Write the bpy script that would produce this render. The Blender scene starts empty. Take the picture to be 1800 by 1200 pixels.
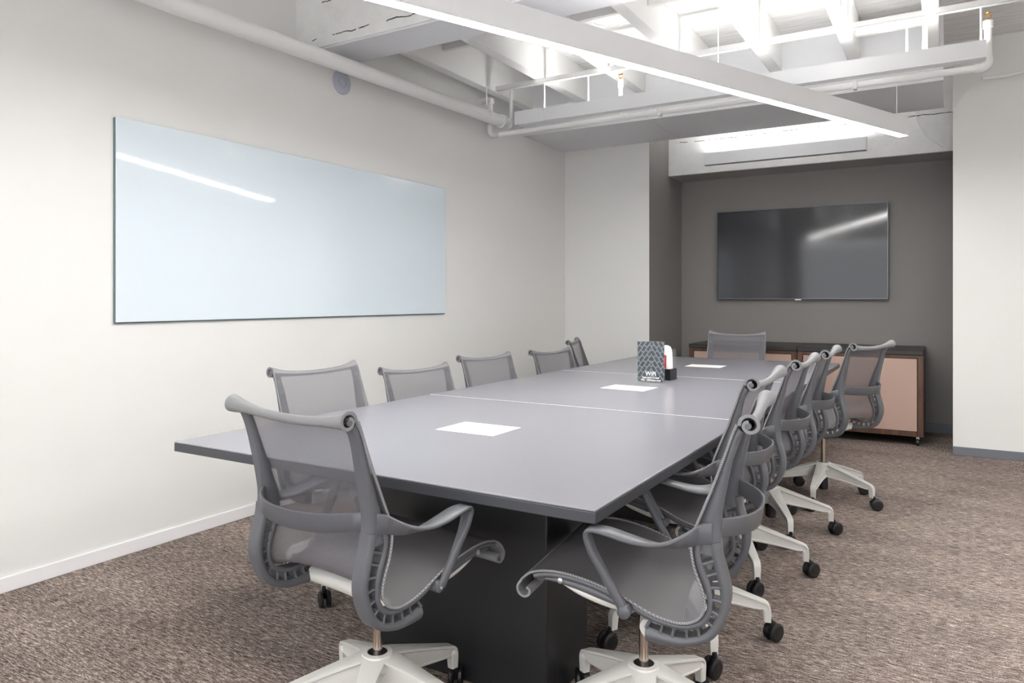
import bpy, bmesh, math, random
from mathutils import Vector, Matrix
PI = math.pi
rnd = random.Random(7)
scene = bpy.context.scene
COL = scene.collection

# ------------------------------------------------------------------ camera
YAW = math.radians(30.96)
cam_data = bpy.data.cameras.new('camera')
cam = bpy.data.objects.new('camera', cam_data)
COL.objects.link(cam)
cam.location = (0, 0, 1.28)
cam.rotation_euler = (PI / 2, 0, YAW)
cam_data.sensor_width = 36
cam_data.lens = 1273.9 / 1800 * 36
cam_data.shift_y = -(600 - 525.8) / 1800
cam_data.clip_start = .02
scene.camera = cam

# ------------------------------------------------------------------ world, exposure, big lights
world = bpy.data.worlds.new('world')
scene.world = world
world.use_nodes = True
world.node_tree.nodes['Background'].inputs[0].default_value = (.97, .985, 1, 1)
world.node_tree.nodes['Background'].inputs[1].default_value = .75
scene.view_settings.view_transform = 'Standard'
scene.view_settings.look = 'None'
scene.view_settings.exposure = 2.0
scene.view_settings.gamma = 1
scene.view_settings.use_curve_mapping = False
scene.cycles.max_bounces = 8
scene.cycles.diffuse_bounces = 5
scene.cycles.transparent_max_bounces = 16
scene.cycles.use_denoising = True
scene.cycles.sample_clamp_indirect = 6

PENDANT_DOWN = 26.0
PENDANT_UP = 13.0
UPLIGHT = 9.0


# ------------------------------------------------------------------ materials
def mat(name, color, rough=.5, metal=0., spec=.5, build=None, coat=0., sheen=0.):
    m = bpy.data.materials.new(name)
    m.use_nodes = True
    nt = m.node_tree
    b = nt.nodes['Principled BSDF']
    b.inputs['Base Color'].default_value = (*color, 1)
    b.inputs['Roughness'].default_value = rough
    b.inputs['Metallic'].default_value = metal
    b.inputs['Specular IOR Level'].default_value = spec
    b.inputs['Coat Weight'].default_value = coat
    b.inputs['Sheen Weight'].default_value = sheen
    if build:
        build(nt, b)
    return m


def N(nt, typ, **kw):
    n = nt.nodes.new(typ)
    for k, v in kw.items():
        if k.startswith('i_'):
            n.inputs[k[2:].replace('_', ' ')].default_value = v
        else:
            setattr(n, k, v)
    return n


def mapped(nt, scale=(1, 1, 1), rot=(0, 0, 0), coord='Object'):
    tc = N(nt, 'ShaderNodeTexCoord')
    mp = N(nt, 'ShaderNodeMapping')
    mp.inputs['Scale'].default_value = scale
    mp.inputs['Rotation'].default_value = rot
    nt.links.new(tc.outputs[coord], mp.inputs[0])
    return mp.outputs[0]


def ramp(nt, fac, stops):
    r = N(nt, 'ShaderNodeValToRGB')
    e = r.color_ramp.elements
    while len(e) < len(stops):
        e.new(.5)
    for x, (p, c) in zip(e, stops):
        x.position = p
        x.color = (*c, 1)
    nt.links.new(fac, r.inputs[0])
    return r.outputs[0]


def noise(nt, vec, scale, detail=2, rough=.5):
    n = N(nt, 'ShaderNodeTexNoise')
    n.inputs['Scale'].default_value = scale
    n.inputs['Detail'].default_value = detail
    n.inputs['Roughness'].default_value = rough
    nt.links.new(vec, n.inputs['Vector'])
    return n.outputs[0]


def mix(nt, fac, a, b, typ='MIX'):
    m = N(nt, 'ShaderNodeMix', data_type='RGBA', blend_type=typ)
    for s, v in ((0, fac), (6, a), (7, b)):
        if hasattr(v, 'is_output'):
            nt.links.new(v, m.inputs[s])
        else:
            m.inputs[s].default_value = v if not isinstance(v, tuple) else (*v, 1)
    return m.outputs[2]


def bump(nt, b, h, strength=.2, dist=.002):
    n = N(nt, 'ShaderNodeBump')
    n.inputs['Strength'].default_value = strength
    n.inputs['Distance'].default_value = dist
    nt.links.new(h, n.inputs['Height'])
    nt.links.new(n.outputs[0], b.inputs['Normal'])


def painted(scale=60, strength=.08):
    def f(nt, b):
        bump(nt, b, noise(nt, mapped(nt), scale, 3), strength, .003)
    return f


def carpet(nt, b):
    geo = mapped(nt, coord='Object')
    # carpet tiles, tone shifting a little from tile to tile, some turned a quarter
    def yarn(sx, sy):
        v = mapped(nt, (sx, sy, 1))
        a = noise(nt, v, 1.0, 3, .65)
        v2 = mapped(nt, (sx * 2.2, sy * 2.2, 1))
        return mix(nt, .5, a, noise(nt, v2, 1.0, 2, .7))
    along_x = yarn(17, 130)
    along_y = yarn(130, 17)
    blot = noise(nt, mapped(nt, (1.3, 4.5, 1)), 1.0, 3)
    br = N(nt, 'ShaderNodeTexChecker')
    br.inputs['Scale'].default_value = 1
    mask = N(nt, 'ShaderNodeSeparateXYZ')
    nt.links.new(geo, mask.inputs[0])
    alc = N(nt, 'ShaderNodeMath', operation='GREATER_THAN')
    alc.inputs[1].default_value = 7.0
    nt.links.new(mask.outputs['Y'], alc.inputs[0])
    rt = N(nt, 'ShaderNodeMath', operation='GREATER_THAN')
    rt.inputs[1].default_value = .42
    nt.links.new(mask.outputs['X'], rt.inputs[0])
    rt2 = N(nt, 'ShaderNodeMath', operation='GREATER_THAN')
    rt2.inputs[1].default_value = 6.1
    nt.links.new(mask.outputs['Y'], rt2.inputs[0])
    rm = N(nt, 'ShaderNodeMath', operation='MULTIPLY')
    nt.links.new(rt.outputs[0], rm.inputs[0])
    nt.links.new(rt2.outputs[0], rm.inputs[1])
    mx = N(nt, 'ShaderNodeMath', operation='MAXIMUM')
    nt.links.new(alc.outputs[0], mx.inputs[0])
    nt.links.new(rm.outputs[0], mx.inputs[1])
    y = mix(nt, mx.outputs[0], along_x, along_y)
    fine = noise(nt, mapped(nt, (190, 190, 1)), 1.0, 1)
    y = mix(nt, .22, y, fine)
    c = ramp(nt, y, [(.37, (.02, .016, .015)), (.45, (.105, .082, .071)), (.53, (.265, .220, .195)), (.63, (.66, .59, .535))])
    tone = ramp(nt, blot, [(.3, (.80, .79, .80)), (.7, (1.16, 1.13, 1.12))])
    c = mix(nt, 1., c, tone, 'MULTIPLY')
    nt.links.new(c, b.inputs['Base Color'])
    bump(nt, b, y, .6, .006)


def wood(dark, light, sc=(1, 14, 14)):
    def f(nt, b):
        n = noise(nt, mapped(nt, sc), 3, 4, .6)
        nt.links.new(ramp(nt, n, [(.3, dark), (.7, light)]), b.inputs['Base Color'])
    return f


def deck_paint(nt, b):
    v = mapped(nt, (1.2, 14, 8))
    n = noise(nt, v, 2.2, 5, .65)
    nt.links.new(ramp(nt, n, [(.3, (.62, .61, .59)), (.62, (.80, .80, .79))]), b.inputs['Base Color'])
    bump(nt, b, n, .5, .012)


def cracked(lines):
    def f(nt, b):
        v = mapped(nt, (1, 1, 1))
        n = noise(nt, v, 9, 6, .7)
        m = N(nt, 'ShaderNodeSeparateXYZ')
        nt.links.new(v, m.inputs[0])
        wob = noise(nt, v, 7, 4, .6)
        gate = noise(nt, v, 5.3, 3, .7)
        tot = None
        for z0 in lines:
            a = N(nt, 'ShaderNodeMath', operation='MULTIPLY_ADD')
            nt.links.new(wob, a.inputs[0])
            a.inputs[1].default_value = .05
            a.inputs[2].default_value = -.025 - z0
            c = N(nt, 'ShaderNodeMath', operation='ADD')
            nt.links.new(a.outputs[0], c.inputs[0])
            nt.links.new(m.outputs['Z'], c.inputs[1])
            d = N(nt, 'ShaderNodeMath', operation='ABSOLUTE')
            nt.links.new(c.outputs[0], d.inputs[0])
            l = N(nt, 'ShaderNodeMath', operation='LESS_THAN')
            nt.links.new(d.outputs[0], l.inputs[0])
            l.inputs[1].default_value = .0035
            if tot is None:
                tot = l.outputs[0]
            else:
                mx = N(nt, 'ShaderNodeMath', operation='MAXIMUM')
                nt.links.new(tot, mx.inputs[0])
                nt.links.new(l.outputs[0], mx.inputs[1])
                tot = mx.outputs[0]
        g = N(nt, 'ShaderNodeMath', operation='GREATER_THAN')
        nt.links.new(gate, g.inputs[0])
        g.inputs[1].default_value = .50
        k = N(nt, 'ShaderNodeMath', operation='MULTIPLY')
        nt.links.new(tot, k.inputs[0])
        nt.links.new(g.outputs[0], k.inputs[1])
        base = ramp(nt, n, [(.3, (.74, .74, .73)), (.6, (.80, .80, .79))])
        nt.links.new(mix(nt, k.outputs[0], base, (.05, .05, .05)), b.inputs['Base Color'])
        bump(nt, b, n, .3, .02)
    return f


def weave(alpha, base, k=300., dark=.55):
    def f(nt, b):
        tc = N(nt, 'ShaderNodeTexCoord')
        sp = N(nt, 'ShaderNodeSeparateXYZ')
        nt.links.new(tc.outputs['Object'], sp.inputs[0])
        zy = N(nt, 'ShaderNodeMath', operation='SUBTRACT')
        nt.links.new(sp.outputs['Z'], zy.inputs[0])
        nt.links.new(sp.outputs['Y'], zy.inputs[1])

        def s(sock, kk):
            a = N(nt, 'ShaderNodeMath', operation='MULTIPLY')
            nt.links.new(sock, a.inputs[0])
            a.inputs[1].default_value = kk
            c = N(nt, 'ShaderNodeMath', operation='SINE')
            nt.links.new(a.outputs[0], c.inputs[0])
            return c.outputs[0]
        p = N(nt, 'ShaderNodeMath', operation='MULTIPLY')
        nt.links.new(s(sp.outputs['X'], k * 2 * PI), p.inputs[0])
        nt.links.new(s(zy.outputs[0], k * 2 * PI * .8), p.inputs[1])
        q = N(nt, 'ShaderNodeMath', operation='MULTIPLY_ADD')
        nt.links.new(p.outputs[0], q.inputs[0])
        q.inputs[1].default_value = .5
        q.inputs[2].default_value = .5
        c = ramp(nt, q.outputs[0], [(.15, tuple(x * dark for x in base)), (.8, tuple(min(1, x * 1.35) for x in base))])
        nt.links.new(c, b.inputs['Base Color'])
        if alpha < 1:
            b.inputs['Alpha'].default_value = alpha
    return f


def emitter(name, strength, color=(1, .985, .96)):
    m = bpy.data.materials.new(name)
    m.use_nodes = True
    nt = m.node_tree
    nt.nodes.remove(nt.nodes['Principled BSDF'])
    e = N(nt, 'ShaderNodeEmission')
    e.inputs[0].default_value = (*color, 1)
    e.inputs[1].default_value = strength
    nt.links.new(e.outputs[0], nt.nodes['Material Output'].inputs[0])
    return m


def clear_acrylic(nt, b):
    b.inputs['Alpha'].default_value = .045


def facade(nt, b):
    # abstract tower facade seen from below: two walls of window stripes meeting in the middle
    v = mapped(nt, (1, 1, 1), coord='Object')
    sp = N(nt, 'ShaderNodeSeparateXYZ')
    nt.links.new(v, sp.inputs[0])

    def brick(rot, sc):
        mp = N(nt, 'ShaderNodeMapping')
        mp.inputs['Rotation'].default_value = (PI / 2, 0, 0)
        nt.links.new(v, mp.inputs[0])
        mp2 = N(nt, 'ShaderNodeMapping')
        mp2.inputs['Rotation'].default_value = (0, 0, rot)
        nt.links.new(mp.outputs[0], mp2.inputs[0])
        t = N(nt, 'ShaderNodeTexBrick')
        t.inputs['Color1'].default_value = (.010, .013, .017, 1)
        t.inputs['Color2'].default_value = (.028, .034, .042, 1)
        t.inputs['Mortar'].default_value = (.15, .175, .20, 1)
        t.inputs['Scale'].default_value = sc
        t.inputs['Mortar Size'].default_value = .030
        t.inputs['Brick Width'].default_value = .34
        t.inputs['Row Height'].default_value = .2
        nt.links.new(mp2.outputs[0], t.inputs['Vector'])
        return t.outputs[0]
    side = N(nt, 'ShaderNodeMath', operation='GREATER_THAN')
    side.inputs[1].default_value = .0
    nt.links.new(sp.outputs['X'], side.inputs[0])
    c = mix(nt, side.outputs[0], brick(.95, 8), brick(-1.0, 8))
    nt.links.new(c, b.inputs['Base Color'])


M = {}
M['wall'] = mat('wall_paint', (.745, .74, .725), .55, build=painted())
M['wall_grey'] = mat('alcove_paint', (.235, .22, .212), .5, build=painted())
M['carpet'] = mat('carpet', (.2, .17, .15), .95, spec=.1, build=carpet)
M['base_white'] = mat('baseboard_white', (.80, .79, .80), .4)
M['base_grey'] = mat('baseboard_grey', (.15, .16, .185), .4)
M['ceil'] = mat('ceiling_paint', (.80, .80, .79), .6, build=deck_paint)
M['joist'] = mat('joist_paint', (.80, .80, .79), .55, build=painted(25, .2))
M['bulk'] = mat('bulkhead_paint', (.70, .705, .73), .5, build=painted(40, .05))
M['crack'] = mat('rough_plaster', (.78, .78, .77), .6, build=cracked((2.955,)))
M['crack_beam'] = mat('rough_beam_plaster', (.78, .78, .77), .6, build=cracked((3.005, 3.24)))
M['pipe'] = mat('pipe_paint', (.78, .78, .77), .35)
M['fixture'] = mat('fixture_aluminium', (.72, .725, .74), .38)
M['down'] = emitter('lamp_diffuser_down', PENDANT_DOWN)
M['up'] = emitter('lamp_diffuser_up', PENDANT_UP)
M['up_fill'] = emitter('fill_lamp_diffuser_up', 40.0)  # strong upward glow of the added fill lamps
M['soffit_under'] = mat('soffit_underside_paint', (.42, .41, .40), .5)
M['uplight'] = emitter('uplight_diffuser', UPLIGHT)
M['brass'] = mat('brass', (.75, .42, .10), .25, 1.)
M['board'] = mat('white_glass', (.68, .76, .82), .04, spec=.7)
M['board_edge'] = mat('glass_edge', (.10, .16, .17), .2)
M['black'] = mat('black_gap', (.008, .008, .009), .6)
M['disc'] = mat('disc_plastic', (.42, .44, .52), .35)
M['table'] = mat('table_laminate', (.245, .243, .272), .25, spec=.65)
M['table_edge'] = mat('table_edge_band', (.048, .051, .06), .4)
M['seam_glint'] = mat('table_seam_glint', (.72, .72, .74), .3)
M['pedestal'] = mat('pedestal_black', (.012, .013, .015), .45)
M['paper'] = mat('paper', (.90, .90, .90), .6)
M['ink'] = mat('paper_ink', (.45, .46, .47), .6)
M['plastic'] = mat('chair_plastic', (.088, .091, .102), .42)
M['plastic_dark'] = mat('chair_plastic_dark', (.055, .057, .065), .45)
M['mesh'] = mat('chair_mesh', (.26, .25, .27), .6, build=weave(.70, (.138, .134, .150)))
M['mesh_seat'] = mat('chair_mesh_seat', (.2, .19, .2), .6, build=weave(.93, (.095, .09, .096)))
M['roll'] = mat('chair_roll_fabric', (.25, .25, .26), .55, build=weave(1, (.195, .195, .205), 260., .6))
M['piping'] = mat('chair_piping', (.28, .28, .29), .5, build=weave(1, (.25, .25, .26), 180., .25))
M['casting'] = mat('chair_casting', (.60, .59, .565), .38)
M['steel'] = mat('column_steel', (.62, .54, .47), .22, 1.)
M['rubber'] = mat('caster_black', (.007, .007, .008), .4)
M['screw'] = mat('screw_steel', (.7, .7, .7), .3, 1.)
M['tv'] = mat('tv_bezel', (.02, .021, .026), .3)
M['tv_rim'] = mat('tv_bezel_rim', (.20, .21, .24), .3, .8)
M['screen'] = mat('tv_screen', (.016, .018, .026), .085, spec=.55)
M['logo'] = mat('tv_badge', (.6, .6, .62), .3, .6)
M['cab_wood'] = mat('cabinet_wood', (.07, .03, .017), .35, build=wood((.045, .018, .010), (.12, .055, .03), (14, 14, 1.5)))
M['cab_top'] = mat('cabinet_top', (.022, .018, .018), .4)
M['cab_door'] = mat('cabinet_door', (.43, .30, .25), .45)
M['acrylic'] = mat('acrylic', (.85, .93, .92), .05, build=clear_acrylic)
M['card'] = mat('sign_print', (.2, .22, .25), .5, build=facade)
M['white'] = mat('white_ink', (.92, .92, .92), .5)
M['red'] = mat('red_label', (.62, .012, .03), .45)
M['pack'] = mat('white_pack', (.86, .84, .84), .4)
M['tray'] = mat('black_tray', (.012, .012, .014), .3)


# ------------------------------------------------------------------ mesh helpers
def obj(name, bm, m, parent=None, sharp=.6, bevel=0., loc=None):
    bmesh.ops.recalc_face_normals(bm, faces=bm.faces)
    for f in bm.faces:
        f.smooth = True
    for e in bm.edges:
        if len(e.link_faces) != 2 or e.calc_face_angle(0) > sharp:
            e.smooth = False
    me = bpy.data.meshes.new(name)
    bm.to_mesh(me)
    bm.free()
    me.materials.append(m)
    o = bpy.data.objects.new(name, me)
    COL.objects.link(o)
    if parent:
        o.parent = parent
    if loc:
        o.location = loc
    if bevel:
        md = o.modifiers.new('bevel', 'BEVEL')
        md.width = bevel
        md.segments = 2
        md.limit_method = 'ANGLE'
    return o


def tag(o, label=None, cat=None, group=None, kind=None):
    for k, v in (('label', label), ('category', cat), ('group', group), ('kind', kind)):
        if v:
            o[k] = v
    return o


def thing(name, label, cat, loc=(0, 0, 0), rz=0., group=None):
    o = bpy.data.objects.new(name, None)
    COL.objects.link(o)
    o.location = loc
    o.rotation_euler = (0, 0, rz)
    o.empty_display_size = .1
    return tag(o, label, cat, group)


def struct(name, bm, m, label=None, cat=None, **kw):
    return tag(obj(name, bm, m, **kw), label, cat, kind='structure')


def B():
    return bmesh.new()


def box(bm, x0, x1, y0, y1, z0, z1):
    v = [bm.verts.new((x, y, z)) for x in (x0, x1) for y in (y0, y1) for z in (z0, z1)]
    for f in ((0, 1, 3, 2), (4, 6, 7, 5), (0, 4, 5, 1), (2, 3, 7, 6), (0, 2, 6, 4), (1, 5, 7, 3)):
        bm.faces.new([v[i] for i in f])
    return bm


def loft(bm, rings, cap=True, closed=True):
    R = [[bm.verts.new(p) for p in r] for r in rings]
    n = len(R[0])
    for a, b in zip(R, R[1:]):
        for i in range(n if closed else n - 1):
            j = (i + 1) % n
            bm.faces.new((a[i], a[j], b[j], b[i]))
    if cap and closed:
        bm.faces.new(R[0][::-1])
        bm.faces.new(R[-1])
    return bm


def tube(bm, pts, r, seg=12, cap=True):
    pts = [Vector(p) for p in pts]
    rs = r if isinstance(r, (list, tuple)) else [r] * len(pts)
    rings = []
    up = None
    for i, p in enumerate(pts):
        t = (pts[min(i + 1, len(pts) - 1)] - pts[max(i - 1, 0)]).normalized()
        if up is None:
            up = Vector((0, 0, 1)) if abs(t.z) < .9 else Vector((0, 1, 0))
        u = (up - t * up.dot(t)).normalized()
        up = u
        w = t.cross(u)
        rings.append([p + (u * math.cos(a) + w * math.sin(a)) * rs[i] for a in [2 * PI * k / seg for k in range(seg)]])
    return loft(bm, rings, cap)


def lathe(bm, prof, c=(0, 0, 0), axis='z', seg=24):
    rings = []
    for r, h in prof:
        ring = []
        for k in range(seg):
            a = 2 * PI * k / seg
            x, y = r * math.cos(a), r * math.sin(a)
            q = (x, y, h) if axis == 'z' else ((h, x, y) if axis == 'x' else (x, h, y))
            ring.append(Vector(q) + Vector(c))
        rings.append(ring)
    return loft(bm, rings)


def ribbon(bm, frames):
    """frames: (centre, width vec, thickness vec) with full lengths; rounded rectangular section"""
    rings = []
    for c, w, t in frames:
        c, w, t = Vector(c), Vector(w) * .5, Vector(t) * .5
        k = .62
        lw, lt = w.length, t.length
        ch = min(lw, lt) * .55
        w2, t2 = w * (1 - ch / lw), t * (1 - ch / lt)
        q = .45
        rings.append([c + w + t2 * q, c + w * .5 + w2 * .5 + t * .5 + t2 * .5, c + w2 * q + t if 0 else c + w2 + t,
                      c - w2 + t, c - w * .5 - w2 * .5 + t * .5 + t2 * .5, c - w + t2 * q,
                      c - w - t2 * q, c - w * .5 - w2 * .5 - t * .5 - t2 * .5, c - w2 - t, c + w2 - t,
                      c + w * .5 + w2 * .5 - t * .5 - t2 * .5, c + w - t2 * q])
    return loft(bm, rings)


def spline(pts, n=6):
    """Catmull-Rom through tuples of any dimension"""
    P = [tuple(pts[0])] + [tuple(p) for p in pts] + [tuple(pts[-1])]
    out = []
    for i in range(1, len(P) - 2):
        a, b, c, d = P[i - 1:i + 3]
        for k in range(n):
            t = k / n
            out.append(tuple(.5 * (2 * q + (r - p) * t + (2 * p - 5 * q + 4 * r - s) * t * t + (3 * q - p - 3 * r + s) * t ** 3)
                             for p, q, r, s in zip(a, b, c, d)))
    out.append(tuple(pts[-1]))
    return out


def text_mesh(name, body, size, m, parent, loc, rot, depth=.0004):
    cu = bpy.data.curves.new(name, 'FONT')
    cu.body = body
    cu.size = size
    cu.extrude = depth
    cu.offset = size * .018
    cu.align_x = 'CENTER'
    t = bpy.data.objects.new(name, cu)
    COL.objects.link(t)
    dg = bpy.context.evaluated_depsgraph_get()
    me = bpy.data.meshes.new_from_object(t.evaluated_get(dg))
    bpy.data.objects.remove(t)
    me.materials.clear()
    me.materials.append(m)
    o = bpy.data.objects.new(name, me)
    COL.objects.link(o)
    o.parent = parent
    o.location = loc
    o.rotation_euler = rot
    return o


def copy_tree(o, parent=None):
    c = o.copy()
    COL.objects.link(c)
    if parent:
        c.parent = parent
    for ch in list(o.children):
        copy_tree(ch, c)
    return c


# ================================================================== THE ROOM
XL, XR = -3.533, 3.4          # left wall, right wall
YB, YF = 7.0, -2.4            # back wall stubs, wall behind the viewer
AX0, AX1, AY = -2.58, .044, 8.042   # alcove
ZB = 2.865                    # bulkhead underside
DECK = 3.40
struct('floor', box(B(), XL - .3, XR + .2, YF - .2, AY + .2, -.12, 0), M['carpet'])
struct('wall_left', box(B(), XL - .12, XL, YF - .1, YB, 0, ZB + .005), M['wall'])
struct('wall_left_upper', box(B(), XL - .36, XL - .24, YF - .1, YB + .1, ZB - .3, DECK + .1), M['wall'])
struct('wall_back_left', box(B(), XL - .12, AX0 - .0015, YB, YB + .12, 0, DECK), M['wall'])
struct('wall_back_right', box(B(), AX1, XR + .1, YB, YB + .12, 0, DECK), M['wall'])
struct('wall_alcove_left', box(B(), AX0 - .1, AX0, YB + .0008, AY, 0, 3.3), M['wall_grey'])
struct('wall_alcove_back', box(B(), AX0 - .1, AX1 + .3, AY, AY + .1, 0, 3.3), M['wall_grey'])
struct('wall_alcove_right', box(B(), AX1 + .02, AX1 + .12, YB + .12, AY, 0, 3.3), M['wall_grey'])
# soffit inside the alcove: white plaster face, grey underside
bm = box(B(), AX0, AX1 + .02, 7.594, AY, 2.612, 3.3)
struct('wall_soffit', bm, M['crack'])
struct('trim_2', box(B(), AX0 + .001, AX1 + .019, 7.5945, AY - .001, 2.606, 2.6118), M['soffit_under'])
# wall behind the viewer, large opening added to admit world light; solid right wall
bm = B()
box(bm, XL - .12, XL + .5, YF - .1, YF, 0, DECK)
box(bm, XR - .3, XR + .1, YF - .1, YF, 0, DECK)
box(bm, XL + .5, XR - .3, YF - .1, YF, 2.75, DECK)
box(bm, XL + .5, XR - .3, YF - .1, YF, 0, .1)
struct('wall_rear', bm, M['wall'])
struct('wall_right', box(B(), XR, XR + .12, YF, YB, 0, DECK), M['wall'])
# deck, beam, bulkhead
struct('ceiling', box(B(), XL - .36, XR + .12, YF - .1, YB + .12, DECK, DECK + .1), M['ceil'])
struct('ceiling_bulkhead', box(B(), XL, -.02, 6.10, 6.99, ZB, DECK), M['bulk'])
struct('ceiling_alcove', box(B(), AX0, AX1 + .02, 6.99, 7.6, 3.3, 3.4), M['ceil'])
bm = box(B(), XL - .24, XR, 3.466, 3.79, 2.933, DECK)
struct('ceiling_beam', bm, M['bulk'])
# rough plaster face on the near side of the beam
bm = box(B(), XL - .24, XR, 3.452, 3.466, 2.945, DECK)
struct('trim_3', bm, M['crack_beam'])
struct('trim_4', box(B(), XL - .24, XL - .001, 3.23, 3.56, ZB + .006, ZB + .05), M['wall'])
# joists, each its own timber
JX = [-3.46, -2.90, -2.33, -1.76, -1.18, -.61, -.09, .50, 1.07, 1.64, 2.21, 2.78]
for i, x in enumerate(JX):
    bm = box(B(), x - .045, x + .045, 3.79, 6.10, 3.11, DECK)
    tag(obj('ceiling_joist', bm, M['joist'], bevel=.004), kind='structure')
    if i > 1:
        bm = box(B(), x - .045, x + .045, YF, 3.452, 3.11, DECK)
        tag(obj('ceiling_joist', bm, M['joist'], bevel=.004), kind='structure')
# solid blocking between the joists
for i, (a, b) in enumerate(zip(JX, JX[1:])):
    if i < 8:
        bm = box(B(), a + .0455, b - .0455, 4.62, 4.66, 3.24, DECK)
        tag(obj('joist_blocking', bm, M['joist'], bevel=.003), kind='structure')
# baseboards
struct('baseboard_left', box(B(), XL, XL + .012, YF, YB - .012, 0, .068), M['base_white'], bevel=.003)
struct('baseboard_back_left', box(B(), XL, AX0, YB - .012, YB, 0, .068), M['base_white'], bevel=.003)
struct('baseboard_back_right', box(B(), AX1, XR, YB - .012, YB, 0, .07), M['base_grey'], bevel=.003)
struct('baseboard_alcove', box(B(), AX0, AX1 + .02, AY - .012, AY, 0, .09), M['base_grey'], bevel=.003)

# ================================================================== CEILING SERVICES
# long hanging lamp set at an angle over the table
dvec = Vector((math.sin(math.radians(23.6)), math.cos(math.radians(23.6)), 0))
end = Vector((-.26, 5.82, 2.43))
PL = 4.9
ang = math.atan2(dvec.y, dvec.x)
start = end - dvec * PL
pend = thing('pendant_light', 'long pale grey linear pendant lamp hung diagonally above the table, glowing strip below', 'light', tuple((start + end) / 2), ang)
bm = B()
hw = .034
box(bm, -PL / 2, PL / 2, -hw, -hw + .004, 0, .125)
box(bm, -PL / 2, PL / 2, hw - .004, hw, 0, .125)
box(bm, -PL / 2, -PL / 2 + .004, -hw + .004, hw - .004, 0, .125)
box(bm, PL / 2 - .004, PL / 2, -hw + .004, hw - .004, 0, .125)
box(bm, -PL / 2 + .004, PL / 2 - .004, -hw + .004, hw - .004, .05, .06)
obj('housing', bm, M['fixture'], pend)
tag(obj('diffuser', box(B(), -PL / 2 + .005, PL / 2 - .005, -hw + .0045, hw - .0045, .001, .012), M['down'], pend), 'glowing white strip')
tag(obj('uplight_strip', box(B(), -PL / 2 + .06, PL / 2 - 1.25, -hw + .0045, hw - .0045, .085, .10), M['up'], pend))
for s in (.10, 2.02, 4.6):
    obj('suspension_cable', tube(B(), [(PL / 2 - s, 0, .06), (PL / 2 - s, 0, 3.40 - 2.43 if s > 1 else ZB - 2.43)], .0022, 6), M['fixture'], pend)

# two added out-of-view fill lamps, modelled like the pendant, to brighten the room
for nm, loc, a, L2 in (('white linear fill lamp added out of view above the open floor to the right', (1.75, 2.6, 2.55), PI / 2, 4.4), ('white linear fill lamp added behind the viewer, out of view', (-.6, -1.35, 2.55), 0, 4.2)):
    p2 = thing('pendant_light', nm, 'light', loc, a)
    bm = B()
    for y0, y1 in ((-hw, -hw + .004), (hw - .004, hw)):
        box(bm, -L2 / 2, L2 / 2, y0, y1, 0, .125)
    box(bm, -L2 / 2, L2 / 2, -hw + .004, hw - .004, .05, .06)
    obj('housing', bm, M['fixture'], p2)
    obj('diffuser', box(B(), -L2 / 2, L2 / 2, -hw + .0045, hw - .0045, .001, .012), M['down'], p2)
    obj('uplight_strip', box(B(), -L2 / 2, L2 / 2, -hw + .0045, hw - .0045, .085, .10), M['up_fill'], p2)
    for x in (-L2 / 2 + .2, L2 / 2 - .2):
        obj('suspension_cable', tube(B(), [(x, 0, .06), (x, 0, DECK - 2.55)], .0022, 6), M['fixture'], p2)

# straight uplight box on hangers in front of the bulkhead
ul = thing('ceiling_uplight', 'long white box uplight spanning the room below the joists, over a sprinkler pipe', 'light', (-1.457, 5.29, 2.75))
bm = B()
X0, X1 = -1.663, 1.663
box(bm, X0, X1, -.04, -.036, 0, .108)
box(bm, X0, X1, .036, .04, 0, .108)
box(bm, X0, X0 + .004, -.036, .036, 0, .108)
box(bm, X1 - .004, X1, -.036, .036, 0, .108)
box(bm, X0 + .004, X1 - .004, -.036, .036, .0, .05)
obj('housing', bm, M['fixture'], ul)
obj('diffuser', box(B(), X0 + .25, X1 - .01, -.035, .035, .06, .088), M['uplight'], ul)
obj('end_cap', box(B(), X0 - .003, X0 + .28, -.0425, -.0405, -.001, .110), M['fixture'], ul)
# alcove uplight
al = thing('alcove_uplight', 'short pale grey box uplight mounted in front of the white soffit above the television', 'light', (-1.392, 7.45, 2.66))
bm = B()
X0, X1 = -.757, .757
box(bm, X0, X1, -.04, -.036, 0, .12)
box(bm, X0, X1, .036, .04, 0, .12)
box(bm, X0, X0 + .004, -.036, .036, 0, .12)
box(bm, X1 - .004, X1, -.036, .036, 0, .12)
box(bm, X0 + .004, X1 - .004, -.036, .036, .006, .05)
obj('housing', bm, M['fixture'], al)
obj('underside', box(B(), X0 + .005, X1 - .005, -.035, .035, -.001, .0055), M['tv'], al)
obj('diffuser', box(B(), X0 + .01, X1 - .01, -.035, .035, .075, .10), M['uplight'], al)
for x in (X0 + .1, X1 - .03):
    obj('suspension_cable', tube(B(), spline([(x, 0, .06), (x - .01, .03, .2), (x - .03, .09, .34), (x - .05, .138, .40)], 4), .002, 6), M['fixture'], al)

# main along the left wall
pm = thing('water_main_pipe', 'thick white painted pipe running along the left wall under the beam', 'pipe', (-3.36, 0, 0))
obj('pipe_run', tube(B(), [(0, -1.5, 2.74), (0, 2.25, 2.775), (0, 5.44, 2.845)], .05, 24), M['pipe'], pm)
bm = B()
tube(bm, [(0, 5.40, 2.844), (0, 5.455, 2.8455)], .060, 24)
tube(bm, [(0, 5.455, 2.8455), (0, 5.53, 2.847)], .052, 24)
box(bm, .045, .085, 5.415, 5.44, 2.83, 2.862)
obj('coupling', bm, M['pipe'], pm)
bm = B()
tube(bm, [(0, 5.18, 3.11), (0, 5.18, 2.93)], .006, 8)
tube(bm, spline([(-.053, 5.18, 2.84), (-.05, 5.18, 2.88), (-.015, 5.18, 2.925), (.015, 5.18, 2.925), (.05, 5.18, 2.88), (.053, 5.18, 2.84)], 4), .006, 6)
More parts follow.
